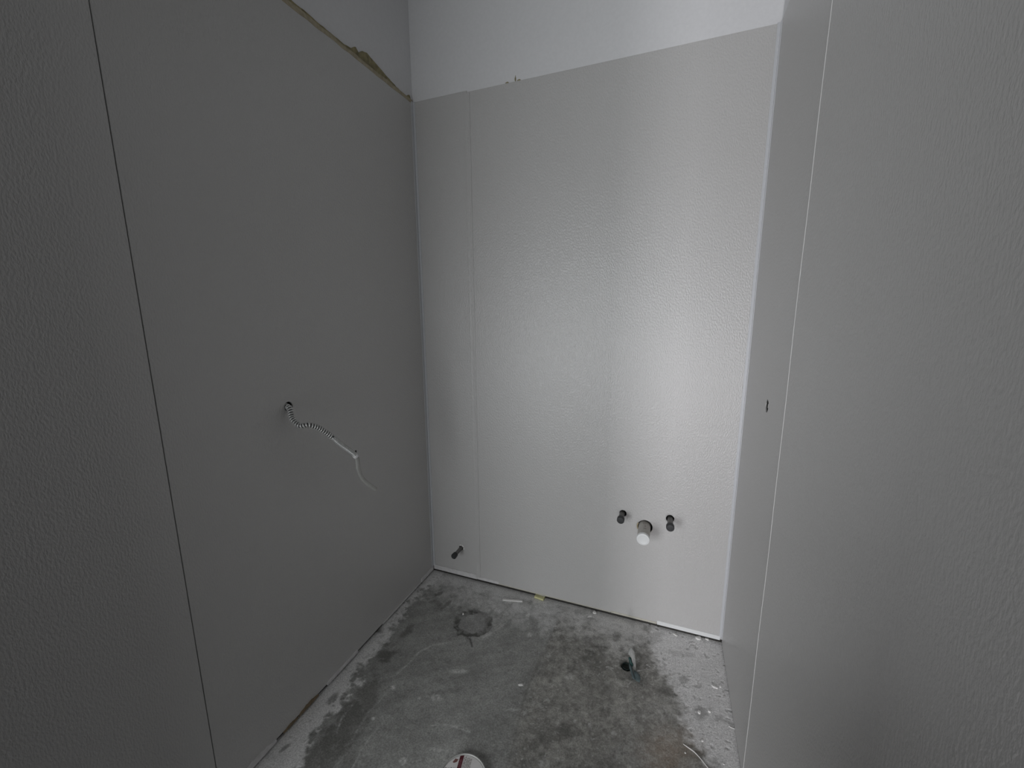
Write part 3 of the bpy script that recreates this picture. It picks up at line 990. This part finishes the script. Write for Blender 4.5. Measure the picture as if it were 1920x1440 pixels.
lathe('pipe_rim', [(0.016, -0.012), (0.0175, -0.012), (0.0175, -0.0015), (0.016, -0.002), (0.0155, -0.012)], M['tealdark'], sv, seg=24, axis='z').location = (-0.006, 0.004, 0.0)
lathe('hole_soil', [(0.0, -0.0105), (0.010, -0.011), (0.0158, -0.0095)], M['soil'], sv, seg=24, axis='z').location = (-0.006, 0.004, 0.0)

# ------------------------------------------------------------------ round tin lid at the bottom edge
LH = 0.016
p1, p2, p3 = [on_floor(px, py, LH)[:2] for px, py in ((828.5, 1440), (872.5, 1411.5), (910, 1440))]


def circum(a, b, c):
    d = 2 * (a[0] * (b[1] - c[1]) + b[0] * (c[1] - a[1]) + c[0] * (a[1] - b[1]))
    A, B, C = a @ a, b @ b, c @ c
    u = np.array([(A * (b[1] - c[1]) + B * (c[1] - a[1]) + C * (a[1] - b[1])) / d,
                  (A * (c[0] - b[0]) + B * (a[0] - c[0]) + C * (b[0] - a[0])) / d])
    return u, np.linalg.norm(u - a)


lc, lr = circum(p1, p2, p3)
tl = thing('tin_lid', (lc[0], lc[1], 0), 'round white tin lid with a dark red printed stripe, at the bottom edge', 'lid')
lathe('rim', [(0, 0.0), (lr - .001, 0.0), (lr, 0.002), (lr, LH - .001), (lr - 0.0015, LH), (lr - 0.003, LH - .0006), (lr - 0.0045, LH - 0.003), (0, LH - 0.003)],
      M['tin'], tl, seg=72, axis='z')
lz = LH - 0.0028
lathe('label_disc', [(0, lz + .0003), (lr - 0.0062, lz + .0003), (lr - .0058, lz)], M['label'], tl, seg=72, axis='z')


def lid_poly(name, px_pts, mt, parent, dz=0.0006):
    bm = bmesh.new()
    vs = [bm.verts.new(on_floor(px, py, lz + dz) - np.array([lc[0], lc[1], 0])) for px, py in px_pts]
    f = bm.faces.new(vs)
    if f.normal.z < 0:
        f.normal_flip()
    me_ = bpy.data.meshes.new(name)
    bm.to_mesh(me_)
    bm.free()
    return link(name, me_, mt, parent)


# the print is laid out in lid coordinates: u runs across the stripe, v along it
a_, b_ = on_floor(867.5, 1415, lz)[:2], on_floor(860, 1442, lz)[:2]
vdir = (a_ - b_) / np.linalg.norm(a_ - b_)
udir = np.array([vdir[1], -vdir[0]])
uc = (a_ - lc) @ udir
rl = lr - 0.0065


def lid_rect(name, u0, u1, v0, v1, mt, parent, dz):
    """rectangle clipped to the label circle"""
    n = 12
    us = np.linspace(u0, u1, n)
    top_ = [min(v1, math.sqrt(max(rl * rl - u * u, 0))) for u in us]
    bot_ = [max(v0, -math.sqrt(max(rl * rl - u * u, 0))) for u in us]
    bm = bmesh.new()
    A = [bm.verts.new((*(u * udir + v * vdir), lz + dz)) for u, v in zip(us, top_)]
    B = [bm.verts.new((*(u * udir + v * vdir), lz + dz)) for u, v in zip(us, bot_)]
    for k in range(n - 1):
        if top_[k] > bot_[k] and top_[k + 1] > bot_[k + 1]:
            bm.faces.new([A[k], B[k], B[k + 1], A[k + 1]])
    return from_bm(name, bm, mt, parent)


stripe = lid_rect('red_stripe', uc - .0065, uc + .0065, -1, 1, M['red'], tl, 0.0006)
stripe['label'] = 'dark red stripe with faded pink lettering'
# faded, unreadable pink lettering running along the stripe
vtop = math.sqrt(rl * rl - uc * uc)
bm = bmesh.new()
v_ = vtop - 0.013
while v_ > -vtop + 0.012:
    g = random.choice([0, 1, 2])
    w_ = 0.0042
    parts_ = [(-w_, w_, 0, .0012)]
    if g != 1:
        parts_.append((-w_, w_, .0036, .0048))
    if g != 2:
        parts_.append((w_ - .0014, w_, 0, .0048))
    parts_.append((-w_, -w_ + .0014, 0, .0048))
    for u0, u1, q0_, q1_ in parts_:
        vs = [bm.verts.new((*((uc + u) * udir + (v_ - q) * vdir), lz + .0009)) for u, q in ((u0, q0_), (u0, q1_), (u1, q1_), (u1, q0_))]
        bm.faces.new(vs)
    v_ -= 0.0066
from_bm('stripe_lettering', bm, M['pink'], stripe)
bm = bmesh.new()
for k, (du, wu, vs0) in enumerate([(.0098, .0010, .013), (.0142, .0014, .004), (.019, .0009, .018), (.0225, .0009, .012), (.026, .0009, .009), (.0295, .0009, .02), (.0335, .0009, .013)]):
    u = uc + du
    if abs(u) > rl - .004:
        continue
    vm = math.sqrt(rl * rl - u * u) - 0.002
    v_ = vm - vs0 * .35
    while v_ > -vm + .004:
        ln = random.uniform(.004, .011)
        bm.faces.new([bm.verts.new((*((u + s_ * wu) * udir + vv * vdir), lz + .0007)) for s_, vv in ((-1, v_), (-1, v_ - ln), (1, v_ - ln), (1, v_))])
        v_ -= ln + random.uniform(.0012, .003)
from_bm('fine_print', bm, M['shade'], tl)
lid_poly('hazard_icon', [(849, 1428), (852, 1425), (854, 1422), (857.5, 1423.5), (860, 1423), (857, 1428), (853, 1430), (849.5, 1430)], M['inkred'], tl)
bm = bmesh.new()
for k in range(4):
    a0 = on_floor(836 + k * 5.2, 1439.4, lz + .0007)[:2] - lc
    for (u0, u1, v0, v1) in [(-.0022, -.0012, 0, .0085), (.0012, .0022, 0, .0085), (-.0012, .0012, .0035 if k % 2 else .0072, .0050 if k % 2 else .0085)]:
        bm.faces.new([bm.verts.new((*(a0 + u * udir + (v - .008) * vdir), lz + .0007)) for u, v in ((u0, v0), (u1, v0), (u1, v1), (u0, v1))])
from_bm('printed_word', bm, M['ink'], tl)
